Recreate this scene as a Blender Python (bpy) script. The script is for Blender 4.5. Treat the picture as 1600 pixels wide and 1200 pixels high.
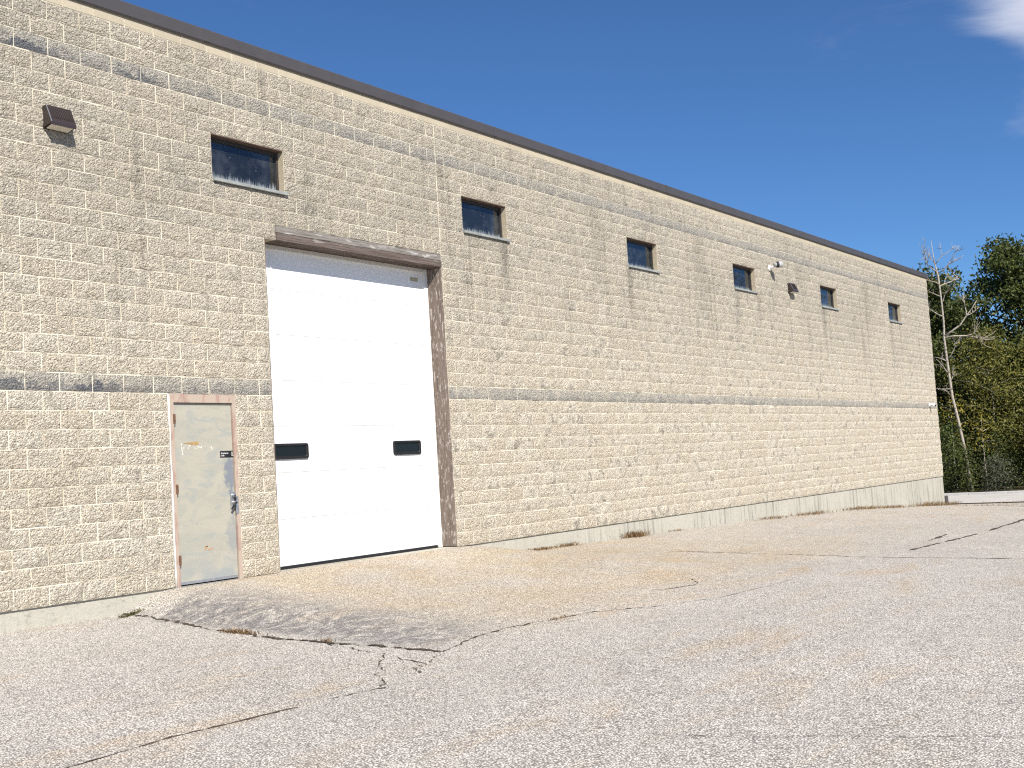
import bpy, bmesh, math, random
import numpy as np
from mathutils import Vector, Matrix

for o in list(bpy.data.objects): bpy.data.objects.remove(o)
SC = bpy.context.scene
COL = SC.collection
random.seed(7); RNG = np.random.default_rng(11)

# ------------------------------------------------------------------ camera
CAM = Vector((-7.2034, -11.1835, 1.1114))
YAW, PITCH, ROLL = 0.9612812, 0.0712737, -0.0620538
fw = Vector((math.sin(YAW)*math.cos(PITCH), math.cos(YAW)*math.cos(PITCH), math.sin(PITCH)))
rt = Vector((math.cos(YAW), -math.sin(YAW), 0)); up = rt.cross(fw)
cr, sr = math.cos(ROLL), math.sin(ROLL)
rt, up = cr*rt + sr*up, cr*up - sr*rt
cam = bpy.data.cameras.new('camera'); cam.sensor_width = 36; cam.lens = 36*1862.48/1600
cam.clip_start = .1; cam.clip_end = 5000
camo = bpy.data.objects.new('camera', cam); COL.objects.link(camo)
camo.matrix_world = Matrix(((rt.x, up.x, -fw.x, CAM.x), (rt.y, up.y, -fw.y, CAM.y), (rt.z, up.z, -fw.z, CAM.z), (0, 0, 0, 1)))
SC.camera = camo

# ------------------------------------------------------------------ light
LIGHT = Vector((.58, 1.0, -1.05)).normalized()       # direction the sunlight travels
sun = bpy.data.lights.new('sun', 'SUN'); sun.energy = 5.0; sun.angle = math.radians(.53); sun.color = (1, .955, .88)
suno = bpy.data.objects.new('sun', sun); COL.objects.link(suno)
suno.rotation_euler = LIGHT.to_track_quat('-Z', 'Y').to_euler()
suno.location = (-20, -30, 30)
S = -LIGHT
world = bpy.data.worlds.new('World'); SC.world = world; world.use_nodes = True
wn = world.node_tree; wn.nodes.clear()
def wnode(t, **k):
    n = wn.nodes.new(t)
    for a, b in k.items(): setattr(n, a, b)
    return n
sky = wnode('ShaderNodeTexSky', sky_type='NISHITA', sun_disc=False)
sky.sun_elevation = math.asin(S.z); sky.sun_rotation = math.atan2(S.x, S.y)
sky.air_density = 1.0; sky.dust_density = .0; sky.ozone_density = 6.0; sky.altitude = 1500
# thin high cloud wisps, scattered over the dome
tc = wnode('ShaderNodeTexCoord')
mp = wnode('ShaderNodeMapping'); mp.inputs['Scale'].default_value = (3.0, 3.0, 9.0)
wn.links.new(tc.outputs['Generated'], mp.inputs['Vector'])
nz = wnode('ShaderNodeTexNoise'); nz.inputs['Scale'].default_value = 1.6; nz.inputs['Detail'].default_value = 7; nz.inputs['Roughness'].default_value = .55; nz.inputs['Distortion'].default_value = .6
wn.links.new(mp.outputs[0], nz.inputs['Vector'])
def wmath(op, a, b=None, clamp=False):
    n = wnode('ShaderNodeMath', operation=op, use_clamp=clamp)
    for i, v in enumerate((a, b)):
        if v is None: continue
        if isinstance(v, (int, float)): n.inputs[i].default_value = v
        else: wn.links.new(v, n.inputs[i])
    return n.outputs[0]
def dirmask(px, py, r0, r1):
    d = (fw*1862.48 + rt*(px-800) + up*(600-py)).normalized()
    n = wnode('ShaderNodeVectorMath', operation='DISTANCE'); wn.links.new(tc.outputs['Generated'], n.inputs[0]); n.inputs[1].default_value = d
    m = wnode('ShaderNodeMapRange', interpolation_type='SMOOTHSTEP'); wn.links.new(n.outputs['Value'], m.inputs['Value'])
    m.inputs['From Min'].default_value = r1; m.inputs['From Max'].default_value = r0; m.inputs['To Min'].default_value = 0; m.inputs['To Max'].default_value = 1
    return m.outputs[0]
blob = wmath('ADD', dirmask(1655, 5, .0, .09), wmath('MULTIPLY', dirmask(1630, 205, .0, .05), .3))
blob = wmath('ADD', blob, wmath('MULTIPLY', dirmask(2300, -100, .02, .3), .8))
cl = wmath('ADD', blob, wmath('MULTIPLY', wmath('SUBTRACT', nz.outputs['Fac'], .5), 2.3))
cm = wnode('ShaderNodeMapRange', interpolation_type='SMOOTHSTEP'); wn.links.new(cl, cm.inputs['Value'])
cm.inputs['From Min'].default_value = .3; cm.inputs['From Max'].default_value = 1.25; cm.inputs['To Max'].default_value = .85
mixw = wnode('ShaderNodeMix', data_type='RGBA')
wn.links.new(cm.outputs[0], mixw.inputs[0]); tint = wnode('ShaderNodeMix', data_type='RGBA', blend_type='MULTIPLY'); tint.inputs[0].default_value = 1; tint.inputs[7].default_value = (.68, .93, 1.14, 1); wn.links.new(sky.outputs[0], tint.inputs[6]); wn.links.new(tint.outputs[2], mixw.inputs[6]); mixw.inputs[7].default_value = (8, 8.3, 9.5, 1)
bg = wnode('ShaderNodeBackground'); bg.inputs['Strength'].default_value = .06
wn.links.new(mixw.outputs[2], bg.inputs['Color'])
wo = wnode('ShaderNodeOutputWorld'); wn.links.new(bg.outputs[0], wo.inputs[0])
vs = SC.view_settings; vs.view_transform = 'Standard'; vs.look = 'None'; vs.exposure = .72; vs.gamma = 1; vs.use_curve_mapping = False
SC.render.engine = 'CYCLES'; SC.cycles.use_denoising = False; SC.cycles.pixel_filter_type = 'BLACKMAN_HARRIS'; SC.cycles.filter_width = 1.2; SC.render.resolution_x = 1024; SC.render.resolution_y = 768

# ------------------------------------------------------------------ material helpers
class NT:
    def __init__(s, name):
        s.m = bpy.data.materials.new(name); s.m.use_nodes = True; s.t = s.m.node_tree; s.t.nodes.clear()
        s.out = s.n('ShaderNodeOutputMaterial'); s.b = s.n('ShaderNodeBsdfPrincipled'); s.l(s.b.outputs[0], s.out.inputs[0])
        s.pos = s.n('ShaderNodeNewGeometry').outputs['Position']
    def n(s, t, **k):
        n = s.t.nodes.new(t)
        for a, b in k.items(): setattr(n, a, b)
        return n
    def l(s, a, b): s.t.links.new(a, b)
    def put(s, sock, v):
        if v is None: return
        if hasattr(v, 'is_linked') or hasattr(v, 'links'): s.l(v, sock)
        elif isinstance(v, tuple) and len(v) == 3 and sock.type == 'RGBA': sock.default_value = (*v, 1)
        else: sock.default_value = v
    def math(s, op, a, b=None, c=None, clamp=False):
        n = s.n('ShaderNodeMath', operation=op, use_clamp=clamp)
        for i, v in enumerate((a, b, c)): s.put(n.inputs[i], v) if v is not None else None
        return n.outputs[0]
    def scale(s, vec, sc, off=(0, 0, 0)):
        n = s.n('ShaderNodeMapping'); s.l(vec, n.inputs[0]); n.inputs['Scale'].default_value = sc; n.inputs['Location'].default_value = off
        return n.outputs[0]
    def noise(s, sc, detail=3, rough=.5, vec=None, dist=0):
        n = s.n('ShaderNodeTexNoise'); s.l(vec if vec is not None else s.pos, n.inputs['Vector'])
        n.inputs['Scale'].default_value = sc; n.inputs['Detail'].default_value = detail; n.inputs['Roughness'].default_value = rough; n.inputs['Distortion'].default_value = dist
        return n.outputs['Fac']
    def voro(s, sc, feature='F1', vec=None, rand=1):
        n = s.n('ShaderNodeTexVoronoi', feature=feature); s.l(vec if vec is not None else s.pos, n.inputs['Vector']); n.inputs['Scale'].default_value = sc
        n.inputs['Randomness'].default_value = rand
        return n
    def map(s, v, a, b, c=0., d=1., smooth=False):
        n = s.n('ShaderNodeMapRange'); n.interpolation_type = 'SMOOTHSTEP' if smooth else 'LINEAR'
        s.put(n.inputs['Value'], v)
        for k, x in (('From Min', a), ('From Max', b), ('To Min', c), ('To Max', d)): n.inputs[k].default_value = x
        return n.outputs[0]
    def mix(s, f, a, b, mode='MIX'):
        n = s.n('ShaderNodeMix', data_type='RGBA', blend_type=mode); s.put(n.inputs[0], f); s.put(n.inputs[6], a); s.put(n.inputs[7], b)
        return n.outputs[2]
    def mul(s, col, v):
        n = s.n('ShaderNodeVectorMath', operation='SCALE'); s.put(n.inputs[0], col); s.put(n.inputs['Scale'], v); return n.outputs[0]
    def xyz(s):
        n = s.n('ShaderNodeSeparateXYZ'); s.l(s.pos, n.inputs[0]); return n.outputs
    def bump(s, h, dist, strength=1.):
        n = s.n('ShaderNodeBump'); s.l(h, n.inputs['Height']); n.inputs['Distance'].default_value = dist; n.inputs['Strength'].default_value = strength
        s.l(n.outputs[0], s.b.inputs['Normal'])
    def done(s, col=None, rough=.9, metal=0., spec=.3):
        s.put(s.b.inputs['Base Color'], col); s.put(s.b.inputs['Roughness'], rough); s.b.inputs['Metallic'].default_value = metal
        s.b.inputs['Specular IOR Level'].default_value = spec
        return s.m
def rgbf(*c): return tuple(c)
def flat(name, col, rough=.6, metal=0., spec=.4, var=.12, sc=8., bump=None):
    t = NT(name); v = t.map(t.noise(sc, 4, .6), .25, .75, 1-var, 1+var)
    if bump: t.bump(t.noise(bump[0], 4, .6), bump[1])
    return t.done(t.mul(col, v), rough, metal, spec)

STREAKS = [(8.83, 4.88, 3.7, .16, 1.5), (8.1, 4.88, 4.4, .3, .5), (13.03, 4.88, 3.6, .14, 1.4), (7.2, 5.93, 5.2, .12, 1.2), (18.0, 4.88, 3.6, .2, .8), (19.2, 4.88, 3.9, .2, .8),
           (23.5, 4.88, 3.5, .2, .8), (29.2, 4.88, 3.6, .2, .8), (4.3, 4.88, 4.5, .5, .4), (8.55, 5.75, 5.5, .06, 1.2), (11.8, 5.9, 4.2, .3, .5), (16.2, 5.9, 3.8, .4, .6), (21.9, 5.9, 4., .4, .6), (27., 5.9, 4., .5, .7)]
BW, CH = .4064, .2032           # block pitch and course height
def wall_stain(t, x, z):
    """rain dirt: greyer towards the top, streaks under the sills and at joints"""
    big = t.noise(.55, 4, .55)
    up_ = t.map(z, 2.0, 5.2, 0, 1, True)
    d = t.math('MULTIPLY', up_, t.map(big, .3, .65, .45, 1.0))
    st = t.noise(1., 5, .65, t.scale(t.pos, (5.5, 1, .35)))
    streak = t.math('MULTIPLY', t.map(st, .52, .70, 0, 1, True), t.map(z, 1.2, 4.2, .08, .7))
    wob = t.map(t.noise(9, 4, .7), .3, .7, -.06, .06); brk = t.map(t.noise(14, 3, .7), .35, .6, .2, 1)
    for sx, zt, zb, hw, k in STREAKS:
        ax = t.map(t.math('ABSOLUTE', t.math('ADD', t.math('SUBTRACT', x, sx), wob)), hw*.2, hw, 1, 0, True)
        az = t.math('MULTIPLY', t.map(z, zb, zb+(zt-zb)*.8, 0, 1), t.math('LESS_THAN', z, zt))
        streak = t.math('ADD', streak, t.math('MULTIPLY', t.math('MULTIPLY', ax, az), t.math('MULTIPLY', brk, k)))
    streak = t.math('MINIMUM', streak, 1.)
    return d, streak
def block_material(name, smooth=False):
    t = NT(name); X, Y, Z = t.xyz()
    course = t.math('FLOOR', t.math('DIVIDE', Z, CH))
    par = t.math('MODULO', t.math('ADD', course, 1.), 2.)
    u = t.math('FLOOR', t.math('SUBTRACT', t.math('DIVIDE', X, BW), t.math('MULTIPLY', par, .5)))
    cx = t.n('ShaderNodeCombineXYZ'); t.l(u, cx.inputs[0]); t.l(course, cx.inputs[1])
    wnz = t.n('ShaderNodeTexWhiteNoise', noise_dimensions='2D'); t.l(cx.outputs[0], wnz.inputs['Vector'])
    rnd = wnz.outputs['Value']
    dirt, streak = wall_stain(t, X, Z)
    base = t.mix(rnd, (.605, .535, .42), (.665, .605, .495))
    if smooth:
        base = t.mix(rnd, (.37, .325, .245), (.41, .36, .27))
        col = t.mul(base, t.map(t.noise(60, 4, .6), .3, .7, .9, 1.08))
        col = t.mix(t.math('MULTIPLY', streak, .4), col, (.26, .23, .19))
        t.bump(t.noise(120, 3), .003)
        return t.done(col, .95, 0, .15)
    # pale aggregate chips and darker matrix, with crevice shade put into the colour
    vo = t.voro(58); chip = t.n('ShaderNodeSeparateColor'); t.l(vo.outputs['Color'], chip.inputs[0])
    fine = t.noise(85, 4, .7)
    sp = t.math('MULTIPLY', t.map(chip.outputs[0], 0, 1, .70, 1.15), t.map(fine, .3, .7, .72, 1.2))
    col = t.mul(base, sp)
    col = t.mix(t.math('MULTIPLY', t.map(chip.outputs[1], .86, .95), .45), col, (.33, .24, .15))
    # soot spots in the middle of single blocks
    spot = t.math('MULTIPLY', t.map(t.noise(5.5, 4, .6), .50, .63, 0, 1, True), t.math('MULTIPLY', t.map(rnd, .35, .9, .05, 1.), t.map(X, 2, 9, .55, 1.)))
    col = t.mix(t.math('MULTIPLY', spot, .62), col, t.mul((.25, .22, .18), sp))
    dm = t.math('MULTIPLY', dirt, t.map(rnd, 0, 1, .52, .78))
    col = t.mix(dm, col, t.mul((.385, .35, .29), sp))
    col = t.mix(t.math('MULTIPLY', streak, .62), col, t.mul((.19, .17, .145), sp))
    # the two grey painted courses, worn by rain
    def between(a, b): return t.math('MULTIPLY', t.math('GREATER_THAN', Z, a*CH), t.math('LESS_THAN', Z, b*CH))
    low = between(11, 12); high = between(29, 30)
    wear = t.map(t.noise(2.2, 6, .7), .34, .62, .95, .38)
    g = t.math('MULTIPLY', t.math('ADD', t.math('MULTIPLY', low, .88), t.math('MULTIPLY', high, .8)), wear)
    col = t.mix(g, col, t.mul((.335, .33, .305), sp))
    fz = t.math('FRACT', t.math('DIVIDE', Z, CH))
    blu = t.map(t.math('ADD', fz, t.map(t.noise(7, 3), .3, .7, -.35, .35)), .32, .55, 1, 0, True)
    blu = t.math('MULTIPLY', t.math('MULTIPLY', blu, t.math('ADD', low, high)), t.map(t.noise(.8, 3), .40, .54, 0.25, .95))
    blu = t.math('MULTIPLY', blu, t.map(X, 1.6, 3.0, 1, .28))
    col = t.mix(blu, col, t.mul((.15, .155, .17), sp))
    # split-face relief
    h = t.math('ADD', t.math('MULTIPLY', t.noise(32, 5, .66, dist=.4), 1.), t.math('MULTIPLY', vo.outputs['Distance'], -.35))
    t.bump(h, .055, 1.)
    return t.done(col, .95, 0, .12)
M = {}
M['block'] = block_material('split_face_block'); M['block_smooth'] = block_material('smooth_block', True)
t = NT('mortar'); dirt, streak = wall_stain(t, t.xyz()[0], t.xyz()[2])
c = t.mix(t.math('MULTIPLY', dirt, .5), (.73, .66, .525), (.53, .475, .38)); c = t.mix(t.map(t.noise(1.9, 5, .65), .46, .58, 0, .8, True), c, (.46, .40, .30)); c = t.mix(t.map(t.noise(2.6, 4, .65, t.scale(t.pos, (1, 1, 2.2), (5, 0, 3))), .57, .62, 0, .7, True), c, (.15, .13, .11)); c = t.mix(t.math('MULTIPLY', streak, .5), c, (.15, .135, .11))
t.bump(t.noise(70, 4, .7), .006); M['mortar'] = t.done(t.mul(c, t.map(t.noise(75, 4, .7), .3, .7, .86, 1.1)), .95, 0, .1)
M['reveal'] = flat('reveal_block', (.40, .34, .245), .95, 0, .1, .18, 22, (90, .006))
t = NT('foundation_concrete'); X, Y, Z = t.xyz()
c = t.mix(t.noise(2.2, 5, .6), (.345, .325, .275), (.435, .415, .355))
st = t.math('MULTIPLY', t.map(t.noise(1, 5, .7, t.scale(t.pos, (8, 1, .45))), .475, .63, 0, 1, True), t.map(t.noise(.45, 3), .40, .57, .03, 1))
st = t.math('MULTIPLY', st, t.map(X, 8, 15, .25, 1.3), clamp=True)
c = t.mix(t.math('MULTIPLY', st, .75), c, (.17, .165, .14))
c = t.mix(t.map(t.noise(13, 5, .75), .57, .68, 0, .6), c, (.20, .185, .155))
t.bump(t.noise(30, 5, .6), .008); M['foundation'] = t.done(c, .92, 0, .15)
M['coping'] = flat('bronze_coping', (.056, .051, .052), .5, .0, .5, .12, 3)
M['lampmetal'] = flat('bronze_lamp', (.033, .024, .023), .42, 0, .5, .15, 12)
M['lens'] = flat('lamp_lens', (.62, .58, .48), .3, 0, .5, .08, 20)
M['steel'] = flat('galvanised', (.42, .43, .45), .38, .75, .5, .2, 30)
M['black'] = flat('black_rubber', (.012, .012, .013), .5, 0, .4, .2, 20)
M['white'] = flat('white_plastic', (.78, .78, .76), .4, 0, .4, .05, 10)
M['darkframe'] = flat('window_frame', (.035, .03, .028), .5, 0, .4, .2, 12)
M['lintel_angle'] = flat('rusty_angle', (.11, .075, .06), .8, 0, .2, .3, 20)
M['sill'] = flat('sill_metal', (.25, .26, .25), .6, .0, .3, .25, 9, (60, .002))
M['grey'] = flat('grey_lamp', (.36, .36, .36), .45, .0, .4, .1, 30)
M['innerwall'] = flat('inner_wall', (.30, .29, .27), .9, 0, .1, .1, 2)
t = NT('door_paint'); X, Y, Z = t.xyz()
c = t.mul((.80, .80, .79), t.map(t.noise(1.4, 5, .6, t.scale(t.pos, (1, 1, .35))), .3, .7, .965, 1.02))
c = t.mix(t.map(t.noise(34, 3, .6), .72, .8, 0, .3), c, (.5, .48, .44))
M['doorpaint'] = t.done(c, .38, 0, .45)
def wood(name, ca, cb, flake, along, amount):
    t = NT(name); sc = {'x': (1.2, 14, 26), 'z': (22, 22, .9)}[along]
    g = t.noise(1.6, 6, .65, t.scale(t.pos, sc), .4)
    c = t.mix(t.map(g, .3, .7), ca, cb)
    f = t.map(t.noise(1., 6, .68, t.scale(t.pos, {'x': (3, 9, 16), 'z': (24, 24, 7.5)}[along]), .5), amount, amount+.08, 0, 1, True)
    c = t.mix(t.math('MULTIPLY', f, .8), c, flake)
    gr = t.map(t.noise(1, 3, .5, t.scale(t.pos, {'x': (2.5, 40, 75), 'z': (90, 90, 2.5)}[along])), .56, .66, 0, .6, True)
    c = t.mix(gr, c, (.045, .035, .03))
    t.bump(g, .012); return t.done(c, .88, 0, .15)
M['wood_grey'] = wood('weathered_plank_grey', (.25, .235, .215), (.135, .115, .10), (.42, .40, .375), 'x', .55)
M['wood_brown'] = wood('weathered_plank_brown', (.155, .13, .115), (.085, .06, .05), (.27, .25, .23), 'x', .6)
M['wood_jamb'] = wood('weathered_jamb', (.20, .16, .132), (.135, .103, .085), (.42, .38, .345), 'z', .53)
t = NT('door_leaf_paint'); X, Y, Z = t.xyz()
c = t.mix(t.map(t.noise(1, 3, .5, t.scale(t.pos, (1.3, 1, 4.5)), 1.2), .42, .56, 0, 1, True), (.315, .305, .255), (.35, .328, .27))
c = t.mix(t.map(t.noise(1, 4, .6, t.scale(t.pos, (3, 1, 7), (3, 1, 2)), .8), .54, .60, 0, .55, True), c, (.265, .28, .262))
ex = t.math('POWER', t.math('DIVIDE', t.math('SUBTRACT', X, 2.74), .13), 2.); ez = t.math('POWER', t.math('DIVIDE', t.math('SUBTRACT', Z, 1.27), .27), 2.)
w1 = t.map(t.math('ADD', t.math('ADD', ex, ez), t.map(t.noise(14, 4, .65), .3, .7, -.5, .6)), .3, 1.15, .95, 0, True)
c = t.mix(w1, c, (.165, .18, .205))
ez2 = t.math('POWER', t.math('DIVIDE', t.math('SUBTRACT', Z, .52), .30), 2.)
w2 = t.map(t.math('ADD', t.math('ADD', ex, ez2), t.map(t.noise(11, 4, .65), .3, .7, -.7, 1.0)), .3, 1.1, .6, 0, True)
c = t.mix(w2, c, (.215, .23, .235))
c = t.mix(t.math('MULTIPLY', t.map(Z, .0, .45, .75, 0, True), t.map(t.noise(5, 4), .3, .6)), c, (.24, .26, .265))
c = t.mix(t.map(t.noise(38, 3, .6), .70, .76, 0, .6), c, (.2, .15, .1))
t.bump(t.noise(5, 3), .004); M['leaf'] = t.done(c, .55, 0, .35)
t = NT('door_frame_paint'); X, Y, Z = t.xyz()
c = t.mix(t.map(t.noise(1, 4, .6, t.scale(t.pos, (6, 1, 2.2))), .50, .60, 0, .8, True), (.38, .305, .245), (.31, .20, .165))
c = t.mix(t.map(t.noise(30, 4, .7), .63, .7, 0, .7), c, (.16, .08, .055)); M['dframe'] = t.done(c, .6, 0, .3)
M['caulk'] = flat('white_caulk', (.55, .53, .50), .7, 0, .2, .08, 20)
M['rust'] = flat('rusty_hinge', (.15, .082, .05), .7, .3, .3, .5, 60)
M['tape'] = flat('tape_rest', (.32, .21, .09), .7, 0, .2, .35, 40)
M['rustpaint'] = flat('orange_scrape', (.48, .22, .09), .7, 0, .2, .3, 40)
M['residue'] = flat('glue_rest', (.66, .64, .56), .8, 0, .2, .1, 40)
M['label_paint'] = flat('sticker_paper', (.40, .36, .24), .7, 0, .2, .2, 30)
# glass with dust: clear thin pane, reflection by angle, dirt washed down to the lower edge
t = NT('dusty_glass'); X, Y, Z = t.xyz()
fr = t.n('ShaderNodeFresnel'); fr.inputs['IOR'].default_value = 1.6
tr = t.n('ShaderNodeBsdfTransparent'); tr.inputs[0].default_value = (.55, .62, .66, 1)
gl = t.n('ShaderNodeBsdfGlossy'); gl.inputs['Roughness'].default_value = .03; gl.inputs['Color'].default_value = (.8, .88, 1, 1)
ms = t.n('ShaderNodeMixShader'); t.l(t.math('MULTIPLY', fr.outputs[0], 1.25, clamp=True), ms.inputs[0]); t.l(tr.outputs[0], ms.inputs[1]); t.l(gl.outputs[0], ms.inputs[2])
df = t.n('ShaderNodeBsdfDiffuse'); df.inputs[0].default_value = (.42, .46, .47, 1)
zl = t.math('ADD', t.math('SUBTRACT', Z, 24*CH+.05), t.map(t.noise(1, 4, .7, t.scale(t.pos, (34, 1, 3))), .3, .7, -.07, .07))
du = t.map(zl, .0, .11, .6, .02, True)
du = t.math('ADD', du, t.map(t.noise(3.5, 4, .6), .45, .75, 0, .06))
du = t.math('ADD', du, t.map(t.voro(11).outputs['Distance'], .0, .10, .5, 0), clamp=True)
ms2 = t.n('ShaderNodeMixShader'); t.l(du, ms2.inputs[0]); t.l(ms.outputs[0], ms2.inputs[1]); t.l(df.outputs[0], ms2.inputs[2])
t.l(ms2.outputs[0], t.out.inputs[0]); M['glass'] = t.m
t = NT('door_light_glass'); t.b.inputs['Coat Weight'].default_value = .3; M['dglass'] = t.done((.006, .007, .008), .12, 0, .2)
# old asphalt
def asphalt(name, drive=False):
    t = NT(name); X, Y, Z = t.xyz()
    warp = t.noise(3, 2)
    vo = t.voro(80); sc = t.n('ShaderNodeSeparateColor'); t.l(vo.outputs['Color'], sc.inputs[0]); r1, r2, r3 = sc.outputs
    c = t.mix(r1, (.56, .515, .46), (.86, .80, .725))
    c = t.mix(t.map(r2, .70, .95, 0, .75), c, (.25, .23, .21))
    gap = t.map(vo.outputs['Distance'], .36, .58, 0, 1)
    c = t.mix(t.math('MULTIPLY', gap, .78), c, (.10, .09, .08))
    f2 = t.noise(190, 3, .7); c = t.mul(c, t.map(f2, .3, .7, .72, 1.22))
    mid = t.noise(7, 4, .65); c = t.mul(c, t.map(mid, .3, .7, .90, 1.08))
    big = t.noise(.5, 4, .6); c = t.mul(c, t.map(big, .3, .7, .93, 1.06))
    # beige silt on the apron and rust-tan washes running along the lot
    apr = t.math('MULTIPLY', t.map(Y, -5.6, -3.6, 0, 1, True), t.math('MULTIPLY', t.map(X, .9, 3, 0, 1, True), t.map(X, 9., 15, 1, .25, True)))
    c = t.mix(t.math('MULTIPLY', apr, t.map(t.noise(.9, 4, .6), .3, .62, .2, .75)), c, t.mix(1., c, (.97, .86, .66), 'MULTIPLY'))
    ws = t.noise(1, 5, .62, t.scale(t.pos, (.55, 1.7, 1)), .8)
    c = t.mix(t.math('MULTIPLY', t.map(ws, .50, .80, 0, .85, True), t.map(t.noise(18, 4, .7), .3, .6, .35, 1)), c, t.mix(1., c, (.99, .83, .64), 'MULTIPLY'))
    # black tyre scuffs on the shoulder of the apron
    reg = t.math('MULTIPLY', t.math('MULTIPLY', t.map(X, .85, 1.1, 0, 1, True), t.map(X, 1.3, 2.8, 1, 0, True)), t.math('MULTIPLY', t.map(Y, -4.7, -4.0, 0, 1, True), t.map(Y, -.7, -.1, 1, 0, True)))
    sk = t.noise(1.3, 7, .72, t.scale(t.pos, (1.9, 2.6, 1), (2, 3, 0)), 2.2)
    c = t.mix(t.math('MULTIPLY', reg, t.map(sk, .38, .60, .06, .95, True)), c, t.mul(t.mix(r1, (.065, .06, .06), (.22, .205, .20)), t.map(f2, .3, .7, .6, 1.5)))
    h = t.math('ADD', t.math('MULTIPLY', vo.outputs['Distance'], -1.), t.math('MULTIPLY', f2, .6))
    t.bump(h, .006, .8)
    return t.done(c, .93, 0, .15)
M['asphalt'] = asphalt('old_asphalt')
M['concrete_drive'] = flat('drive_concrete', (.43, .405, .375), .9, 0, .15, .12, 1.2, (40, .004))
M['kerb'] = flat('kerb_concrete', (.46, .45, .44), .9, 0, .15, .15, 5, (40, .004))
M['crack'] = flat('crack_dirt', (.075, .058, .045), .95, 0, .05, .7, 30, (60, .004))
t = NT('forest_floor'); M['soil'] = t.done(t.mix(t.noise(1.5, 5, .6), (.035, .03, .018), (.06, .055, .025)), .95, 0, .05)
def leafmat(name, a, b, trans=.35):
    t = NT(name); oi = t.n('ShaderNodeNewGeometry')
    c = t.mix(oi.outputs['Random Per Island'], a, b)
    t.b.inputs['Roughness'].default_value = .55
    tl = t.n('ShaderNodeBsdfTranslucent'); t.l(t.mul(c, 1.3), tl.inputs[0])
    t.done(c, .55, 0, .3)
    m = t.n('ShaderNodeMixShader'); m.inputs[0].default_value = trans; t.l(t.b.outputs[0], m.inputs[1]); t.l(tl.outputs[0], m.inputs[2]); t.l(m.outputs[0], t.out.inputs[0])
    return t.m
LF = {'oak': leafmat('oak_leaf', (.03, .044, .011), (.125, .145, .038), .3), 'olive': leafmat('olive_leaf', (.07, .085, .02), (.22, .20, .045), .3),
      'yellow': leafmat('yellow_leaf', (.16, .15, .018), (.34, .27, .03), .3), 'shrub': leafmat('shrub_leaf', (.05, .075, .02), (.12, .15, .045), .3),
      'grey': leafmat('grey_leaf', (.065, .075, .045), (.12, .125, .08), .2), 'dry': leafmat('dry_weed', (.13, .075, .035), (.30, .20, .095), .3),
      'weed': leafmat('green_weed', (.09, .09, .03), (.17, .15, .06), .3)}
M['bark'] = flat('dark_bark', (.05, .042, .034), .95, 0, .05, .4, 12, (25, .02))
t = NT('birch_bark'); c = t.mix(t.map(t.noise(1, 4, .6, t.scale(t.pos, (6, 6, 9))), .52, .62, 0, 1), (.34, .30, .25), (.15, .125, .10)); M['birch'] = t.done(c, .9, 0, .1)

# ------------------------------------------------------------------ mesh helpers
def mesh_obj(name, verts, faces, mats, parent=None, fmat=None, smooth=False):
    me = bpy.data.meshes.new(name); me.from_pydata([tuple(v) for v in verts], [], [tuple(f) for f in faces])
    for m in (mats if isinstance(mats, (list, tuple)) else [mats]): me.materials.append(m)
    if fmat is not None: me.polygons.foreach_set('material_index', fmat)
    if smooth: me.polygons.foreach_set('use_smooth', [True]*len(me.polygons))
    me.update(); o = bpy.data.objects.new(name, me); COL.objects.link(o)
    if parent is not None: o.parent = parent
    return o
def tag(o, label=None, cat=None, group=None, kind=None):
    for k, v in (('label', label), ('category', cat), ('group', group), ('kind', kind)):
        if v: o[k] = v
    return o
def empty(name, loc=(0, 0, 0)):
    o = bpy.data.objects.new(name, None); COL.objects.link(o); o.location = loc; o.empty_display_size = .1; return o
def from_bm(name, bm, mat, parent=None, smooth=False):
    me = bpy.data.meshes.new(name); bm.normal_update(); bm.to_mesh(me); bm.free()
    me.materials.append(mat)
    if smooth: me.polygons.foreach_set('use_smooth', [True]*len(me.polygons))
    o = bpy.data.objects.new(name, me); COL.objects.link(o)
    if parent is not None: o.parent = parent
    return o
def bm_box(bm, x0, x1, y0, y1, z0, z1, bevel=0.):
    r = bmesh.ops.create_cube(bm, size=1.); vs = r['verts']
    for v in vs: v.co = Vector(((x0+x1)/2+v.co.x*(x1-x0), (y0+y1)/2+v.co.y*(y1-y0), (z0+z1)/2+v.co.z*(z1-z0)))
    if bevel: 
        es = list({e for v in vs for e in v.link_edges}); bmesh.ops.bevel(bm, geom=es, offset=bevel, segments=2, affect='EDGES', profile=.6)
def box(name, b, mat, parent=None, bevel=0.):
    bm = bmesh.new(); bm_box(bm, *b, bevel=bevel); return from_bm(name, bm, mat, parent)
def bm_tube(bm, pts, rads, seg=8):
    rings = []
    pts = [Vector(p) for p in pts]
    for i, p in enumerate(pts):
        d = (pts[min(i+1, len(pts)-1)]-pts[max(i-1, 0)]).normalized()
        a = d.orthogonal().normalized() if i == 0 else (pa - d*pa.dot(d)).normalized()
        pa = a; b = d.cross(a)
        rings.append([bm.verts.new(p + (a*math.cos(2*math.pi*k/seg)+b*math.sin(2*math.pi*k/seg))*rads[i]) for k in range(seg)])
    for A, B in zip(rings, rings[1:]):
        for k in range(seg): bm.faces.new((A[k], A[(k+1) % seg], B[(k+1) % seg], B[k]))
    bm.faces.new(rings[0][::-1]); bm.faces.new(rings[-1])
def tube(name, pts, rads, mat, parent=None, seg=8):
    bm = bmesh.new(); bm_tube(bm, pts, rads if isinstance(rads, (list, tuple)) else [rads]*len(pts), seg); return from_bm(name, bm, mat, parent, True)
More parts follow.
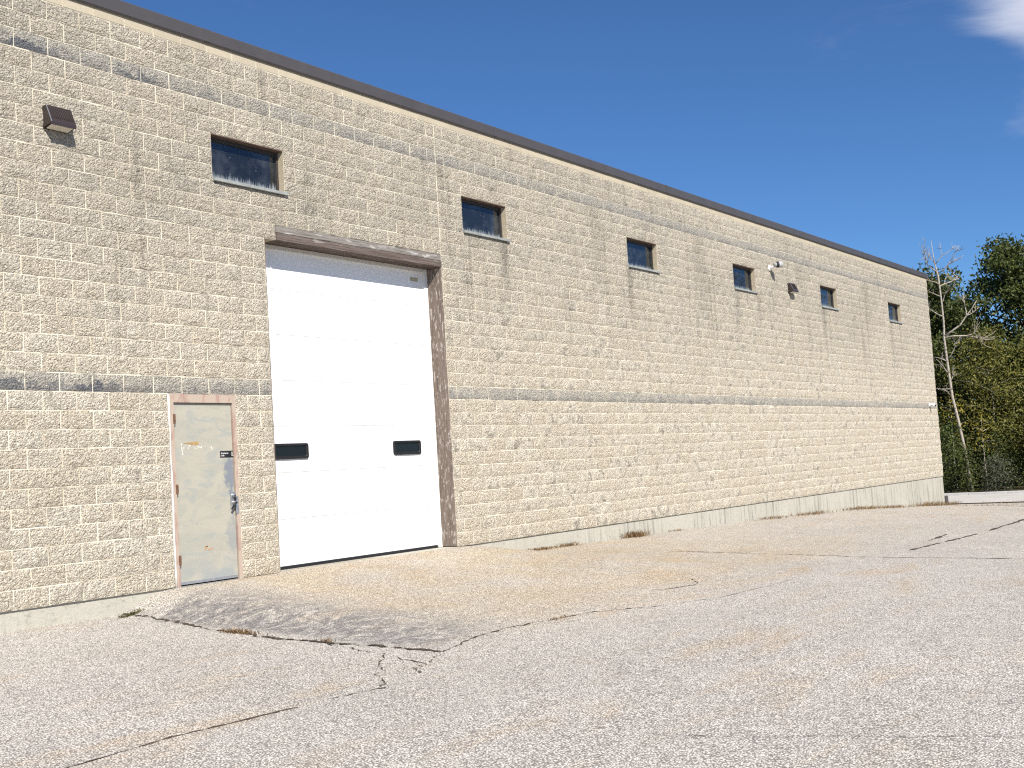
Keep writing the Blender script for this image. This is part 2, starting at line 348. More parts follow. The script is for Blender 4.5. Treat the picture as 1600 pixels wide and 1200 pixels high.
def prism_x(name, prof, x0, x1, mat, parent=None):
    n = len(prof); v = [(x0, y, z) for y, z in prof]+[(x1, y, z) for y, z in prof]
    f = [(i, (i+1) % n, n+(i+1) % n, n+i) for i in range(n)]+[tuple(range(n))[::-1], tuple(range(n, 2*n))]
    o = mesh_obj(name, v, f, mat, parent)
    bm = bmesh.new(); bm.from_mesh(o.data); bmesh.ops.recalc_face_normals(bm, faces=bm.faces); bm.to_mesh(o.data); bm.free()
    return o

# ------------------------------------------------------------------ ground
GX = [-100, -.4, 1, 2, 5, 7.1, 9.07, 12.7, 16.4, 20.3, 24.9, 33.4, 45, 200]
GH = [-.2, -.2, -.21, -.2, -.2, -.2, -.236, -.29, -.33, -.43, -.55, -.95, -1.0, -1.0]
def sstep(a, b, x):
    t = np.clip((x-a)/(b-a), 0, 1); return t*t*(3-2*t)
def G(x, y):
    x = np.asarray(x, float); y = np.asarray(y, float)
    h = np.interp(x, GX, GH); yy = np.minimum(y, 0)
    b = h + .045*np.maximum(yy, -5) + .014*np.minimum(np.maximum(yy+5, -30), 0)
    far = sstep(28, 34, x); b = b*(1-far) + far*(np.maximum(h, -1.) + .004*np.maximum(yy, -30))
    w = sstep(.95, 1.8, x)*(1-sstep(7.1, 9.2, x))*np.clip(1+y/4.6, 0, 1)
    return b - w*h - .004
def g(x, y): return float(G(x, y))
xs = np.unique(np.concatenate([np.arange(-10, 12, .15), np.arange(12, 45, .5), np.array([-900, -500, -250, -120, -60, -35, -22, -15, 50, 60, 80, 120, 200, 400, 900])]))
ys = np.unique(np.concatenate([np.arange(-13, .3, .15), np.array([-900, -500, -250, -120, -60, -40, -28, -20, -16, .6, 2, 5, 10, 20, 40, 80, 160, 400, 900])]))
XX, YY = np.meshgrid(xs, ys); ZZ = G(XX, YY) + np.where((XX > -10) & (XX < 12) & (YY > -13), .004*np.sin(XX*1.7+YY*.9)*np.sin(YY*1.3), 0)
ZZ = np.where((YY > .35) & (XX < 33.2), -.6, ZZ)
nx = len(xs); idx = np.arange(XX.size).reshape(XX.shape)
faces = np.stack([idx[:-1, :-1], idx[:-1, 1:], idx[1:, 1:], idx[1:, :-1]], -1).reshape(-1, 4)
lot = mesh_obj('asphalt_lot', np.stack([XX, YY, ZZ], -1).reshape(-1, 3), faces.tolist(), M['asphalt'], smooth=True); tag(lot, kind='structure')
# side drive past the end of the building, its kerb and the forest floor behind
def sheet(name, x0, x1, y0, y1, dz, mat, step=1.):
    a = np.arange(x0, x1+.01, step); b = np.arange(y0, y1+.01, step); A, Bq = np.meshgrid(a, b); i = np.arange(A.size).reshape(A.shape)
    f = np.stack([i[:-1, :-1], i[:-1, 1:], i[1:, 1:], i[1:, :-1]], -1).reshape(-1, 4)
    return tag(mesh_obj(name, np.stack([A, Bq, G(A, Bq)+dz], -1).reshape(-1, 3), f.tolist(), mat, smooth=True), kind='structure')
sheet('side_drive', 33.7, 40.2, -26, 34, .03, M['concrete_drive'], .5)
sheet('forest_floor', 40.4, 100.4, -60, 60, .09, M['soil'], 2.)
kb = []
for k in range(20):
    y0 = -26+3*k; z = g(40.3, y0+1.5)
    kb.append(box('kerbstone', (40.2, 40.4, y0+.006, y0+2.994, z-.2, z+.13+random.uniform(-.006, .006)), M['kerb'], None, .012))
kroot = empty('concrete_kerb', (40.3, 0, -1)); tag(kroot, 'low pale concrete kerb between the drive and the dark trees', 'kerb')
for k in kb: k.parent = kroot; k.matrix_parent_inverse = Matrix.Translation((-40.3, 0, 1))

def ribbon(name, pts, w, parent, jit=.012, sub=9, lift=.005):
    P = []
    for (x0, y0), (x1, y1) in zip(pts, pts[1:]):
        for k in range(sub): f = k/sub; P.append((x0+(x1-x0)*f, y0+(y1-y0)*f))
    P.append(pts[-1]); V = []; F = []; off = 0
    for i, (x, y) in enumerate(P):
        a = P[max(i-1, 0)]; b = P[min(i+1, len(P)-1)]; dx, dy = b[0]-a[0], b[1]-a[1]; L = math.hypot(dx, dy) or 1; nx_, ny_ = -dy/L, dx/L
        off = off*.6+random.gauss(0, jit); ww = w*random.choice((.12, .35, .6, 1., 1.5))*(.3 if i in (0, len(P)-1) else 1)
        for s in (-1, 1):
            q = (x+nx_*(off+s*ww/2), y+ny_*(off+s*ww/2)); V.append((*q, g(*q)+lift))
        if i: n = 2*i; F.append((n-2, n-1, n+1, n))
    return mesh_obj(name, V, F, M['crack'], parent)
ribbon('crack', [(-3.6, -5.05), (-3.03, -5.02), (-2.36, -4.98), (-1.63, -5.04), (-1.27, -5.10)], .024, lot, .006)
ribbon('crack', [(-.98, -5.11), (-.75, -5.15), (-.50, -5.2)], .018, lot, .006)
ribbon('crack', [(1.10, -.03), (1.05, -.58), (1.0, -1.01), (.84, -1.77), (.8, -2.25), (.75, -2.76), (.82, -3.39), (.88, -3.97), (.91, -4.6)], .045, lot, .016, 12)
ribbon('crack', [(.91, -4.6), (1.31, -4.51), (1.79, -4.44), (2.28, -4.46), (2.84, -4.54), (3.43, -4.63), (3.94, -4.95)], .022, lot, .012)
ribbon('crack', [(3.94, -4.95), (4.48, -5.2), (4.91, -5.38), (6.69, -5.48)], .012, lot, .012)
ribbon('crack', [(.79, -3.07), (.67, -3.71), (.63, -4.2), (.37, -4.84), (.2, -4.9), (.05, -5.06)], .013, lot, .02)
ribbon('crack', [(.63, -4.2), (.15, -4.55), (.02, -4.7), (-.21, -4.91), (-.49, -5.15)], .012, lot, .02)
ribbon('crack', [(.9, -4.6), (.7, -4.75), (.42, -4.86)], .008, lot, .02)
ribbon('crack', [(9.86, -2.11), (9.95, -2.91), (9.96, -3.76), (10.13, -4.69), (9.97, -5.7), (9.88, -7.44), (9.9, -10)], .04, lot, .015, 12)
ribbon('crack', [(11.27, -5.49), (12.91, -5.51), (15.05, -5.59)], .07, lot, .012, 12)
ribbon('crack', [(15.9, -5.58), (20.3, -5.23), (27, -5.3)], .09, lot, .012, 12)
ribbon('crack', [(13.4, -5.2), (15.0, -5.05)], .08, lot, .02, 6)
ribbon('crack', [(-1.06, -7.69), (-.96, -8.05), (-.86, -8.36), (-.69, -8.66), (-.6, -8.99), (-.44, -9.29), (-.35, -9.59), (-.2, -10.4)], .007, lot, .004)
ribbon('crack', [(5.1, -4.4), (5.9, -4.6), (6.3, -4.3)], .014, lot, .02)
ribbon('crack', [(31.3, -.2), (31.0, -1.6), (30.2, -3.2), (29.6, -6)], .1, lot, .02)
ribbon('crack', [(33.66, -.9), (33.68, -3), (33.7, -8)], .16, lot, .02)

# ------------------------------------------------------------------ the warehouse
XL, XR, ZT = -8.5*BW, 33.42, 33*CH
WH = empty('warehouse', (15, 6, 0)); OFF = Matrix.Translation((-15, -6, 0))
tag(WH, 'long tan split-face block warehouse with two grey courses and dark metal coping', 'warehouse')
def part(o, p=None):
    o.parent = p or WH
    if p is None: o.matrix_parent_inverse = OFF
    return o
winb = [6.5, 19, 32, 44, 57.5, 71.5]
GAR = (8.5*BW, 17.5*BW, 0, 21*CH); LIN = (9*BW, 17.5*BW, 21*CH, 22*CH); MAN = (4.5*BW, 7*BW, 0, 11*CH)
OPEN = [GAR, LIN, MAN]+[(w*BW, (w+3)*BW, 24*CH, 27*CH) for w in winb]
def in_open(x, z): return any(a < x < b and c < z < d for a, b, c, d in OPEN)
# wall core: mortar-coloured front, plain block reveals
Y0, Y1 = -.0025, .30
ux = sorted({XL, XR-.01}|{v for o in OPEN for v in o[:2]}); uz = sorted({0., ZT}|{v for o in OPEN for v in o[2:]})
solid = [[not in_open((a+b)/2, (c+d)/2) for c, d in zip(uz, uz[1:])] for a, b in zip(ux, ux[1:])]
V = []; F = []; FM = []
def quad(q, m): n = len(V); V.extend(q); F.append((n, n+1, n+2, n+3)); FM.append(m)
for i, (a, b) in enumerate(zip(ux, ux[1:])):
    for j, (c, d) in enumerate(zip(uz, uz[1:])):
        if not solid[i][j]: continue
        quad([(a, Y0, c), (b, Y0, c), (b, Y0, d), (a, Y0, d)], 0); quad([(a, Y1, c), (a, Y1, d), (b, Y1, d), (b, Y1, c)], 1)
        S_ = lambda ii, jj: 0 <= ii < len(ux)-1 and 0 <= jj < len(uz)-1 and solid[ii][jj]
        if not S_(i-1, j): quad([(a, Y1, c), (a, Y0, c), (a, Y0, d), (a, Y1, d)], 1)
        if not S_(i+1, j): quad([(b, Y0, c), (b, Y1, c), (b, Y1, d), (b, Y0, d)], 1)
        if not S_(i, j-1): quad([(a, Y1, c), (b, Y1, c), (b, Y0, c), (a, Y0, c)], 1)
        if not S_(i, j+1): quad([(a, Y0, d), (b, Y0, d), (b, Y1, d), (a, Y1, d)], 1)
part(mesh_obj('wall', V, F, [M['mortar'], M['reveal']], fmat=FM))
# blocks: rough split faces, a few shared shapes
NXB, NZB = 7, 4
JO = .0115
def block_shape(seed, smooth=False):
    r = np.random.default_rng(seed); w, h = BW-JO, CH-JO; V = []; F = []
    cxm = r.uniform(.3, .7); bul = r.uniform(.002, .010)
    for j in range(NZB+1):
        for i in range(NXB+1):
            u, v = i/NXB, j/NZB; edge = i in (0, NXB) or j in (0, NZB)
            x = (u-.5)*w; z = (v-.5)*h
            if smooth: y = -.006
            elif edge: y = r.uniform(-.0065, -.0035); x += r.uniform(-.002, .002)*(0 if i in (0, NXB) else 1)
            else:
                e = min(u, 1-u, 1)*4; e = min(e, 1); f = min(v, 1-v)*4; f = min(f, 1)
                y = -.0065-bul*min(e, f)-r.uniform(-.002, .007); x += r.uniform(-.012, .012); z += r.uniform(-.01, .01)
            V.append((x, y, z))
    nf = NXB+1
    for j in range(NZB):
        for i in range(NXB):
            a = j*nf+i
            if (i+j) % 2: F += [(a, a+1, a+nf+1), (a, a+nf+1, a+nf)]
            else: F += [(a, a+1, a+nf), (a+1, a+nf+1, a+nf)]
    base = len(V); cs = [0, NXB, NZB*nf+NXB, NZB*nf]
    for q in cs: x, y, z = V[q]; V.append((x, .03, z))
    bot = list(range(0, NXB+1)); rgt = [NXB+nf*j for j in range(NZB+1)]; top = [NZB*nf+i for i in range(NXB, -1, -1)]; lef = [nf*j for j in range(NZB, -1, -1)]
    for ring, p, q in ((bot, 0, 1), (rgt, 1, 2), (top, 2, 3), (lef, 3, 0)): F.append(tuple(ring[::-1])+(base+p, base+q))
    return np.array(V), F
SH = [block_shape(100+i) for i in range(20)]; SM = [block_shape(5, True)]
SHM = []
for i, (v, f) in enumerate(SH+SM):
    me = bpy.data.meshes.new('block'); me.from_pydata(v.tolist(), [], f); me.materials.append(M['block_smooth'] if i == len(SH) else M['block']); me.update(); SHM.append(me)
blocks = []                                                       # (x0, x1, course)
for c in range(33):
    zc = (c+.5)*CH; off = 0. if c % 2 == 1 else .5
    u = math.floor(XL/BW)-1+off
    while u*BW < XR:
        a, b = max(u*BW, XL), min((u+1)*BW, XR); u += 1
        if b-a < .03: continue
        segs = [(a, b)]
        for oa, ob, oc, od in OPEN:
            if not (oc < zc < od): continue
            ns = []
            for p, q in segs:
                if q <= oa+1e-6 or p >= ob-1e-6: ns.append((p, q)); continue
                if p < oa-.03: ns.append((p, oa))
                if q > ob+.03: ns.append((ob, q))
            segs = ns
        # control joint above the overhead door's right jamb
        if c > 21:
            ns = []
            for p, q in segs:
                j = 17.5*BW
                if p+.05 < j < q-.05: ns += [(p, j-.004), (j+.004, q)]
                else: ns.append((p, q))
            segs = ns
        blocks += [(p, q, c) for p, q in segs if q-p > .05]
def px(P):
    d = Vector(P)-CAM; w = d.dot(fw); return 800+1862.48*d.dot(rt)/w, 600-1862.48*d.dot(up)/w
def area(bk):
    a, b, c = bk; A = px((a, 0, c*CH)); B_ = px((b, 0, c*CH)); C_ = px((a, 0, (c+1)*CH)); m = ((A[0]+B_[0])/2, (B_[1]+C_[1])/2)
    if min(A[0], C_[0]) < 2 or m[1] < 6 or m[0] > 1600: return 0
    return abs((B_[0]-A[0])*(C_[1]-A[1])-(B_[1]-A[1])*(C_[0]-A[0])) * (.4 if c == 32 else 1)
order = sorted(range(len(blocks)), key=lambda i: -area(blocks[i])); near = set(order[:298])
BV = []; BF = []; BM_ = []
for i, (a, b, c) in enumerate(blocks):
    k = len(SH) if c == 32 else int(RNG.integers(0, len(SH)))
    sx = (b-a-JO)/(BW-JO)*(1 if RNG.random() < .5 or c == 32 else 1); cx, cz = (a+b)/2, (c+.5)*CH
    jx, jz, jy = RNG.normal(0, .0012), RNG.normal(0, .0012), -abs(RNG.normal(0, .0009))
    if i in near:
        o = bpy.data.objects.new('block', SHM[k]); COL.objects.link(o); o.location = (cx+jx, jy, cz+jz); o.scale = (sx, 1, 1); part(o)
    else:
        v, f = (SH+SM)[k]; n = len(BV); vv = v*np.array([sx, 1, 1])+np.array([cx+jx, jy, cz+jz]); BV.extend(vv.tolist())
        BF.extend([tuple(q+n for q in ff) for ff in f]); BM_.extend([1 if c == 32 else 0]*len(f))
tag(part(mesh_obj('blockwork', BV, BF, [M['block'], M['block_smooth']], fmat=BM_)), kind='stuff')
# foundation strip
fv = []; ff = []
fx = np.concatenate([np.arange(XL, XR-.02, .4), [XR-.012]])
for i, x in enumerate(fx):
    fv += [(x, .02+random.uniform(-.002, .002), -.004), (x, .012, -1.5), (x, .3, -.004)]
    if i: n = 3*i; ff += [(n-3, n-2, n+1, n), (n-3, n, n+2, n-1)]
n = len(fv)-3; ff.append((n, n+1, n+2))
part(mesh_obj('foundation', fv, ff, M['foundation']))
fe = box('foundation_end', (XR-.28, XR-.012, .3, 20, -1.5, -.004), M['foundation']); part(fe)
# other sides, roof, floor
part(box('end_wall', (XR-.3, XR-.01, .302, 20, 0, ZT), M['reveal'])); part(box('end_wall', (XL, XL+.3, .302, 20, 0, ZT), M['reveal']))
part(box('rear_wall', (XL+.302, XR-.302, 19.7, 20, 0, ZT), M['innerwall'])); part(box('roof', (XL+.302, XR-.302, .302, 19.69, ZT-.3, ZT-.05), M['innerwall'])); part(box('floor', (XL+.302, XR-.302, .31, 19.69, -.25, -.01), M['innerwall']))
# coping in ten-foot lengths with seams
x = XL-.02; L = 3.048
while x < XR+.03:
    e = min(x+L, XR+.035)
    prof = [(-.040, 6.632), (-.040, 6.775), (-.032, 6.788), (.36, 6.768), (.36, 6.715), (-.022, 6.715), (-.018, 6.62), (-.020, 6.612), (-.024, 6.610), (-.037, 6.628)]
    part(prism_x('coping_panel', prof, x+.002, e-.002, M['coping'])); 
    if e < XR: part(prism_x('coping_joint', [(-.0425, 6.632), (-.0425, 6.777), (-.033, 6.791), (.36, 6.771), (.36, 6.78), (-.03, 6.76), (-.036, 6.632)], e-.05, e+.05, M['coping']))
    x = e
part(prism_x('coping_end', [(-.046, 6.606), (-.046, 6.775), (-.036, 6.788), (2.5, 6.768), (2.5, 6.61)], XR+.036, XR+.046, M['coping']))
# high windows
for w in winb:
    a, b, z0, z1 = w*BW, (w+3)*BW, 24*CH, 27*CH; f = .035; y0, y1 = .095, .15
    bm = bmesh.new()
    bm_box(bm, a, a+f, y0, y1, z0+.05, z1); bm_box(bm, b-f, b, y0, y1, z0+.05, z1); bm_box(bm, a+f, b-f, y0, y1, z1-f-.02, z1); bm_box(bm, a+f, b-f, y0, y1, z0+.05, z0+.05+f*.5)
    wo_ = part(from_bm('window', bm, M['darkframe']))
    gp = box('pane', (a+f+.001, b-f-.001, y0+.03, y0+.036, z0+.05+f*.5+.001, z1-f-.021), M['glass'], wo_)
    sl = prism_x('sill', [(-.045, z0+.008), (-.045, z0+.045), (.094, z0+.066), (.094, z0+.004)], a+.004, b+.035, M['sill'], wo_)
    la = box('lintel_angle', (a+.004, b-.004, -.004, .094, z1-.014, z1-.002), M['lintel_angle'], wo_)
# overhead door
DY = .29
ga, gb = GAR[0], GAR[1]
od = part(box('overhead_door', (ga+.03, gb-.03, DY+.035, DY+.05, .03, 4.29), M['doorpaint']))
SECH = 4.275/7
for k in range(7):
    z0 = .032+k*(SECH-.002); z1 = z0+SECH-.005; prof = [(DY+.034, z0), (DY+.012, z0), (DY, z0+.010)]
    nr = 10
    for r in range(1, nr):
        zz = z0+.006+(z1-z0-.012)*r/nr; prof += [(DY, zz-.004), (DY+.0022, zz), (DY, zz+.004)]
    prof += [(DY, z1-.008), (DY+.005, z1), (DY+.034, z1)]
    prism_x('door_section', prof, ga+.03, gb-.11, M['doorpaint'], od)
def rounded(x0, x1, z0, z1, r, y, n=5):
    out = []
    for cx, cz, a0 in ((x1-r, z1-r, 0), (x0+r, z1-r, 90), (x0+r, z0+r, 180), (x1-r, z0+r, 270)):
        for k in range(n+1): a = math.radians(a0+90*k/n); out.append((cx+r*math.cos(a), y, cz+r*math.sin(a)))
    return out
for x0, x1 in ((3.715, 4.345), (6.09, 6.715)):
    z0, z1 = 1.425, 1.635
    rings = [rounded(x0, x1, z0, z1, .035, DY+.003), rounded(x0+.002, x1-.002, z0+.002, z1-.002, .034, DY-.022), rounded(x0+.03, x1-.03, z0+.03, z1-.03, .02, DY-.024), rounded(x0+.042, x1-.042, z0+.042, z1-.042, .012, DY-.006)]
    n = len(rings[0]); V = [p for r in rings for p in r]; F = []
    for q in range(3):
        for k in range(n): F.append((q*n+k, q*n+(k+1) % n, (q+1)*n+(k+1) % n, (q+1)*n+k))
    fo = mesh_obj('vision_frame', V, F, M['black'], od)
    gv = rounded(x0+.04, x1-.04, z0+.04, z1-.04, .012, DY-.004); mesh_obj('vision_pane', gv, [tuple(range(n))], M['dglass'], od)
box('bottom_seal', (ga+.03, gb-.11, DY-.008, DY+.034, -.012, .03), M['black'], od)
box('stop_trim', (gb-.108, gb-.001, DY-.022, DY+.02, .0, 4.266), M['white'], od, .003)
box('head_trim', (ga+.002, gb-.11, DY-.03, DY+.02, 4.215, 4.266), M['caulk'], od, .003)
box('sticker', (6.70, 6.88, DY-.003, DY-.001, 4.06, 4.12), M['label_paint'], od)
for (xa, za), (xb, zb) in (((4.575, .625), (4.61, .06)), ((5.25, .615), (5.18, .05))):
    v = [(xa-.012, DY+.001, za), (xa, DY-.006, za), (xa+.012, DY+.001, za), (xb-.012, DY+.001, zb), (xb, DY-.006, zb), (xb+.012, DY+.001, zb)]
    mesh_obj('dent_crease', v, [(0, 3, 4, 1), (1, 4, 5, 2)], M['doorpaint'], od)
# timber round the opening
part(box('lintel_plank', (LIN[0]+.012, LIN[1]-.002, -.012, .285, 21*CH+.002, 21*CH+.098), M['wood_brown'], None, .004))
part(box('lintel_plank', (LIN[0]+.012, LIN[1]-.004, -.006, .285, 21*CH+.104, 22*CH-.006), M['wood_grey'], None, .004))
part(box('jamb_board', (gb-.028, gb-.0005, -.004, DY-.024, .012, 21*CH-.002), M['wood_jamb'], None, .003))
part(box('jamb_board', (ga+.0005, ga+.028, .01, DY-.024, .012, 21*CH-.002), M['wood_jamb'], None, .003))
part(box('threshold', (ga, gb, .0, .36, -.3, -.014), M['foundation']))
# steel side door
ma, mb, mz = MAN[0], MAN[1], MAN[3]
bm = bmesh.new(); fy0, fy1 = -.012, .12
bm_box(bm, ma+.004, ma+.066, fy0, fy1, -.02, mz-.004, .003); bm_box(bm, mb-.058, mb-.004, fy0, fy1, -.02, mz-.004, .003); bm_box(bm, ma+.0665, mb-.0585, fy0, fy1, mz-.104, mz-.004, .003)
df_ = part(from_bm('door', bm, M['dframe']))
box('door_leaf', (ma+.070, mb-.062, .016, .06, .012, mz-.108), M['leaf'], df_, .003)
box('bottom_edge', (ma+.072, mb-.064, .010, .0155, .014, .045), M['steel'], df_)
box('threshold', (ma+.002, mb-.002, -.03, .12, -.05, -.006), M['steel'], df_)
# uneven caulk bead up the hinge side
pts = [(ma-.004+random.uniform(-.004, .004), -.014, z) for z in np.linspace(-.01, mz-.01, 16)]
tube('caulk_bead', pts, [random.uniform(.009, .016) for _ in pts], M['caulk'], df_, 6)
for hz in (1.94, 1.12, .30):
    bm = bmesh.new()
    for k in range(3): bm_tube(bm, [(ma+.068, -.016, hz-.055+.038*k), (ma+.068, -.016, hz-.055+.038*k+.034)], [.011, .011], 8)
    bm_box(bm, ma+.05, ma+.085, -.0165, -.0125, hz-.055, hz+.055); from_bm('hinge', bm, M['rust'], df_)
bm = bmesh.new()                                                   # lock case, cylinder, lever
lx, lz = 2.745, .95
bm_box(bm, lx-.036, lx+.034, -.002, .0155, lz-.105, lz+.10, .008); bm_tube(bm, [(lx, .01, lz+.055), (lx, -.03, lz+.055)], [.026, .022], 12)
bm_tube(bm, [(lx, .01, lz-.03), (lx, -.05, lz-.03)], [.024, .016], 12)
from_bm('lock', bm, M['steel'], df_, False)
tube('lever', [(lx+.012, -.05, lz-.03), (lx-.03, -.056, lz-.05), (lx-.055, -.052, lz-.085), (lx-.05, -.03, lz-.10)], [.012, .012, .01, .008], M['black'], df_)
tube('lock_knob', [(lx+.004, -.03, lz+.055), (lx+.004, -.036, lz+.02), (lx+.012, -.03, lz-.005)], [.012, .014, .008], M['black'], df_)
box('latch_guard', (mb-.075, mb-.03, -.018, -.0125, .78, .99), M['steel'], df_, .002)
tag_l = mesh_obj('tape_remnant', [(2.02, .0145, 1.655), (2.265, .0145, 1.672), (2.262, .0145, 1.632), (2.19, .0145, 1.63), (2.02, .0158, 1.655), (2.265, .0158, 1.672), (2.262, .0158, 1.632), (2.19, .0158, 1.63)], [(3, 2, 1, 0), (0, 1, 5, 4), (1, 2, 6, 5), (2, 3, 7, 6), (3, 0, 4, 7)], M['tape'], df_)
bm = bmesh.new()
for q in range(26):
    xx = 1.98+random.random()*.5; zz = 1.60-.015*(xx-2)+random.gauss(0, .012) if q > 6 else 1.64-.02*q; xx = xx if q > 6 else 2.0+.002*q
    bm_box(bm, xx, xx+random.uniform(.004, .02), .0143, .0155, zz, zz+random.uniform(.004, .018))
from_bm('glue_residue', bm, M['residue'], df_)
bm = bmesh.new()
for q in range(16):
    xx = 2.27+random.random()*.13; zz = .40+random.gauss(0, .02) if q > 4 else .42
    bm_box(bm, xx, xx+random.uniform(.01, .035), .0143, .0155, zz, zz+random.uniform(.003, .010))
from_bm('paint_scrape', bm, M['rustpaint'], df_)

# ------------------------------------------------------------------ fixtures on the wall
ds = empty('door_sign', (2.69, .014, 1.51)); tag(ds, 'small black sign with white lettering on the steel side door', 'sign')
def child(o, root):
    o.parent = root; o.matrix_parent_inverse = Matrix.Translation(-Vector(root.location)); return o
child(box('sign_plate', (2.582, 2.80, .0095, .0145, 1.472, 1.55), M['black'], None, .001), ds)
def text(body, x, z, size, y):
    cu = bpy.data.curves.new('lettering', 'FONT'); cu.body = body; cu.size = size; cu.extrude = .0004
    o = bpy.data.objects.new('tmp', cu); COL.objects.link(o); dg = bpy.context.evaluated_depsgraph_get()
    me = bpy.data.meshes.new_from_object(o.evaluated_get(dg)); bpy.data.objects.remove(o)
    me.transform(Matrix.Translation((x, y, z)) @ Matrix.Rotation(math.pi/2, 4, 'X')); me.materials.clear(); me.materials.append(M['white'])
    o = bpy.data.objects.new('lettering', me); COL.objects.link(o); return o
child(text('Employees', 2.592, 1.514, .027, .009), ds); child(text('Only', 2.592, 1.485, .027, .009), ds)
V = []; F = []
for k in range(20):
    a = 2*math.pi*k/20
    for r in (.017, .021): V.append((2.772+r*math.cos(a), .0088, 1.511+r*1.25*math.sin(a)))
    q = (k+1) % 20; F.append((2*k, 2*k+1, 2*q+1, 2*q))
child(mesh_obj('sign_ring', V, F, M['residue']), ds); child(box('sign_mark', (2.769, 2.775, .0086, .0092, 1.5, 1.522), M['residue']), ds)

def wall_pack(x0, w):
    r = empty('wall_lamp', (x0+w/2, 0, 5.07)); z = 5.075
    prof = [(.004, z), (.004, z+.235), (-.075, z+.245), (-.165, z+.045), (-.165, z+.012), (-.155, z+.012), (-.155, z+.03), (-.03, z+.008), (-.03, z-.005)]
    child(prism_x('housing', prof, x0, x0+w, M['lampmetal']), r)
    for k in range(12):
        xx = x0+.03+k*(w-.045)/11; zt, zb = z+.235, z+.10
        yt = -.075-.09*(.010/.2); yb = -.075-.09*((.245-.10)/.2)
        child(prism_x('cooling_fin', [(yt+.002, zt), (yt-.012, zt-.006), (yb-.012, zb), (yb+.002, zb)], xx-.004, xx+.004, M['lampmetal']), r)
    child(mesh_obj('lens', [(x0+.02, -.15, z+.025), (x0+w-.02, -.15, z+.025), (x0+w-.02, -.04, z-.002), (x0+.02, -.04, z-.002), (x0+.03, -.14, z+.012), (x0+w-.03, -.14, z+.012), (x0+w-.03, -.05, z-.010), (x0+.03, -.05, z-.010)],
          [(4, 5, 6, 7), (0, 1, 5, 4), (1, 2, 6, 5), (2, 3, 7, 6), (3, 0, 4, 7)], M['lens']), r)
    child(prism_x('side_edge', [(-.079, z+.244), (-.169, z+.044), (-.166, z+.040), (-.076, z+.240)], x0-.002, x0+.007, M['steel']), r)
    return r
tag(wall_pack(.312, .305), 'large bronze ribbed wall lamp high at the left, beside the first window', 'wall lamp', 'bronze wall lamps')
tag(wall_pack(21.08, .31), 'small dark wall lamp between two far windows, below the floodlight', 'wall lamp', 'bronze wall lamps')
fl = empty('floodlight', (20.0, 0, 5.6)); tag(fl, 'white round floodlight on a short arm above the far wall lamp', 'floodlight')
child(tube('base_plate', [(20.0, .01, 5.59), (20.0, -.035, 5.59)], [.075, .07], M['white'], None, 16), fl)
child(tube('arm', [(20.0, -.03, 5.59), (20.0, -.10, 5.60), (20.01, -.17, 5.635)], [.026, .024, .03], M['white'], None, 10), fl)
child(tube('lamp_head', [(19.97, -.15, 5.645), (20.05, -.21, 5.65), (20.13, -.27, 5.655)], [.045, .07, .08], M['grey'], None, 16), fl)
child(tube('shade_ring', [(20.01, -.18, 5.647), (20.055, -.2137, 5.6505)], [.068, .079], M['black'], None, 16), fl)
sc_ = empty('security_camera', (32.5, 0, 2.36)); tag(sc_, 'tiny white security camera near the far corner on the lower grey course', 'camera')
child(tube('mount', [(32.5, .01, 2.36), (32.5, -.04, 2.36)], [.06, .055], M['white'], None, 12), sc_)
child(tube('camera_body', [(32.5, -.03, 2.365), (32.5, -.11, 2.36), (32.47, -.20, 2.33)], [.035, .045, .045], M['white'], None, 12), sc_)
child(tube('lens', [(32.4705, -.199, 2.3305), (32.465, -.215, 2.325)], [.037, .034], M['black'], None, 12), sc_)
ub = empty('utility_box', (33.53, .2, -.9)); tag(ub, 'small dark grey box low on the far corner of the foundation', 'utility box')
bm = bmesh.new(); bm_box(bm, 33.425, 33.76, .0, .22, -.90, -.66, .01); child(from_bm('case', bm, M['coping']), ub)
child(box('cover', (33.45, 33.735, -.012, -.0005, -.87, -.69), M['coping'], None, .003), ub)
child(tube('conduit', [(33.6, .12, -.89), (33.6, .12, -1.1)], [.03, .03], M['coping'], None, 8), ub)

# ------------------------------------------------------------------ weeds
def tuft(name, x, y, n, spread, h, mat, label, group='dry weeds in the cracks', elong=None):
    V = []; F = []
    for k in range(n):
        ax, ay = (random.gauss(0, spread), random.gauss(0, spread*.25))
        if elong: c_, s_ = math.cos(elong), math.sin(elong); ax, ay = c_*ax-s_*ay, s_*ax+c_*ay
        bx, by = x+ax, y+ay; bx, by = bx, min(by, -.002) if name != 'crack' else by
        bz = g(bx, by)+.001; a = random.uniform(0, 6.28); L = h*random.uniform(.35, 1.1); ln = random.uniform(.5, 1.7)*L; w = random.uniform(.0018, .004)*(1+h*4)
        dx, dy = math.cos(a), math.sin(a); m = len(V)
        V += [(bx-dy*w, by+dx*w, bz), (bx+dy*w, by-dx*w, bz), (bx+dx*ln*.4-dy*w*.7, by+dy*ln*.4+dx*w*.7, bz+L*.6), (bx+dx*ln*.4+dy*w*.7, by+dy*ln*.4-dx*w*.7, bz+L*.6), (bx+dx*ln, by+dy*ln, bz+L*.75)]
        F += [(m, m+1, m+3, m+2), (m+2, m+3, m+4)]
    cz = g(x, y); V = [(a-x, b-y, c-cz) for a, b, c in V]
    o = mesh_obj('weed_tuft', V, F, mat); o.location = (x, y, cz); tag(o, label, None, None, 'stuff'); return o
tuft('t', 1.05, -.2, 150, .07, .06, LF['weed'], 'olive weed tuft at the end of the left foundation strip')
tuft('t', .80, -2.2, 220, .12, .06, LF['dry'], 'rusty brown weeds in the middle of the apron crack', elong=1.6)
tuft('t', .84, -3.3, 50, .05, .04, LF['dry'], 'small brown weeds in the apron crack near its right end', elong=1.6)
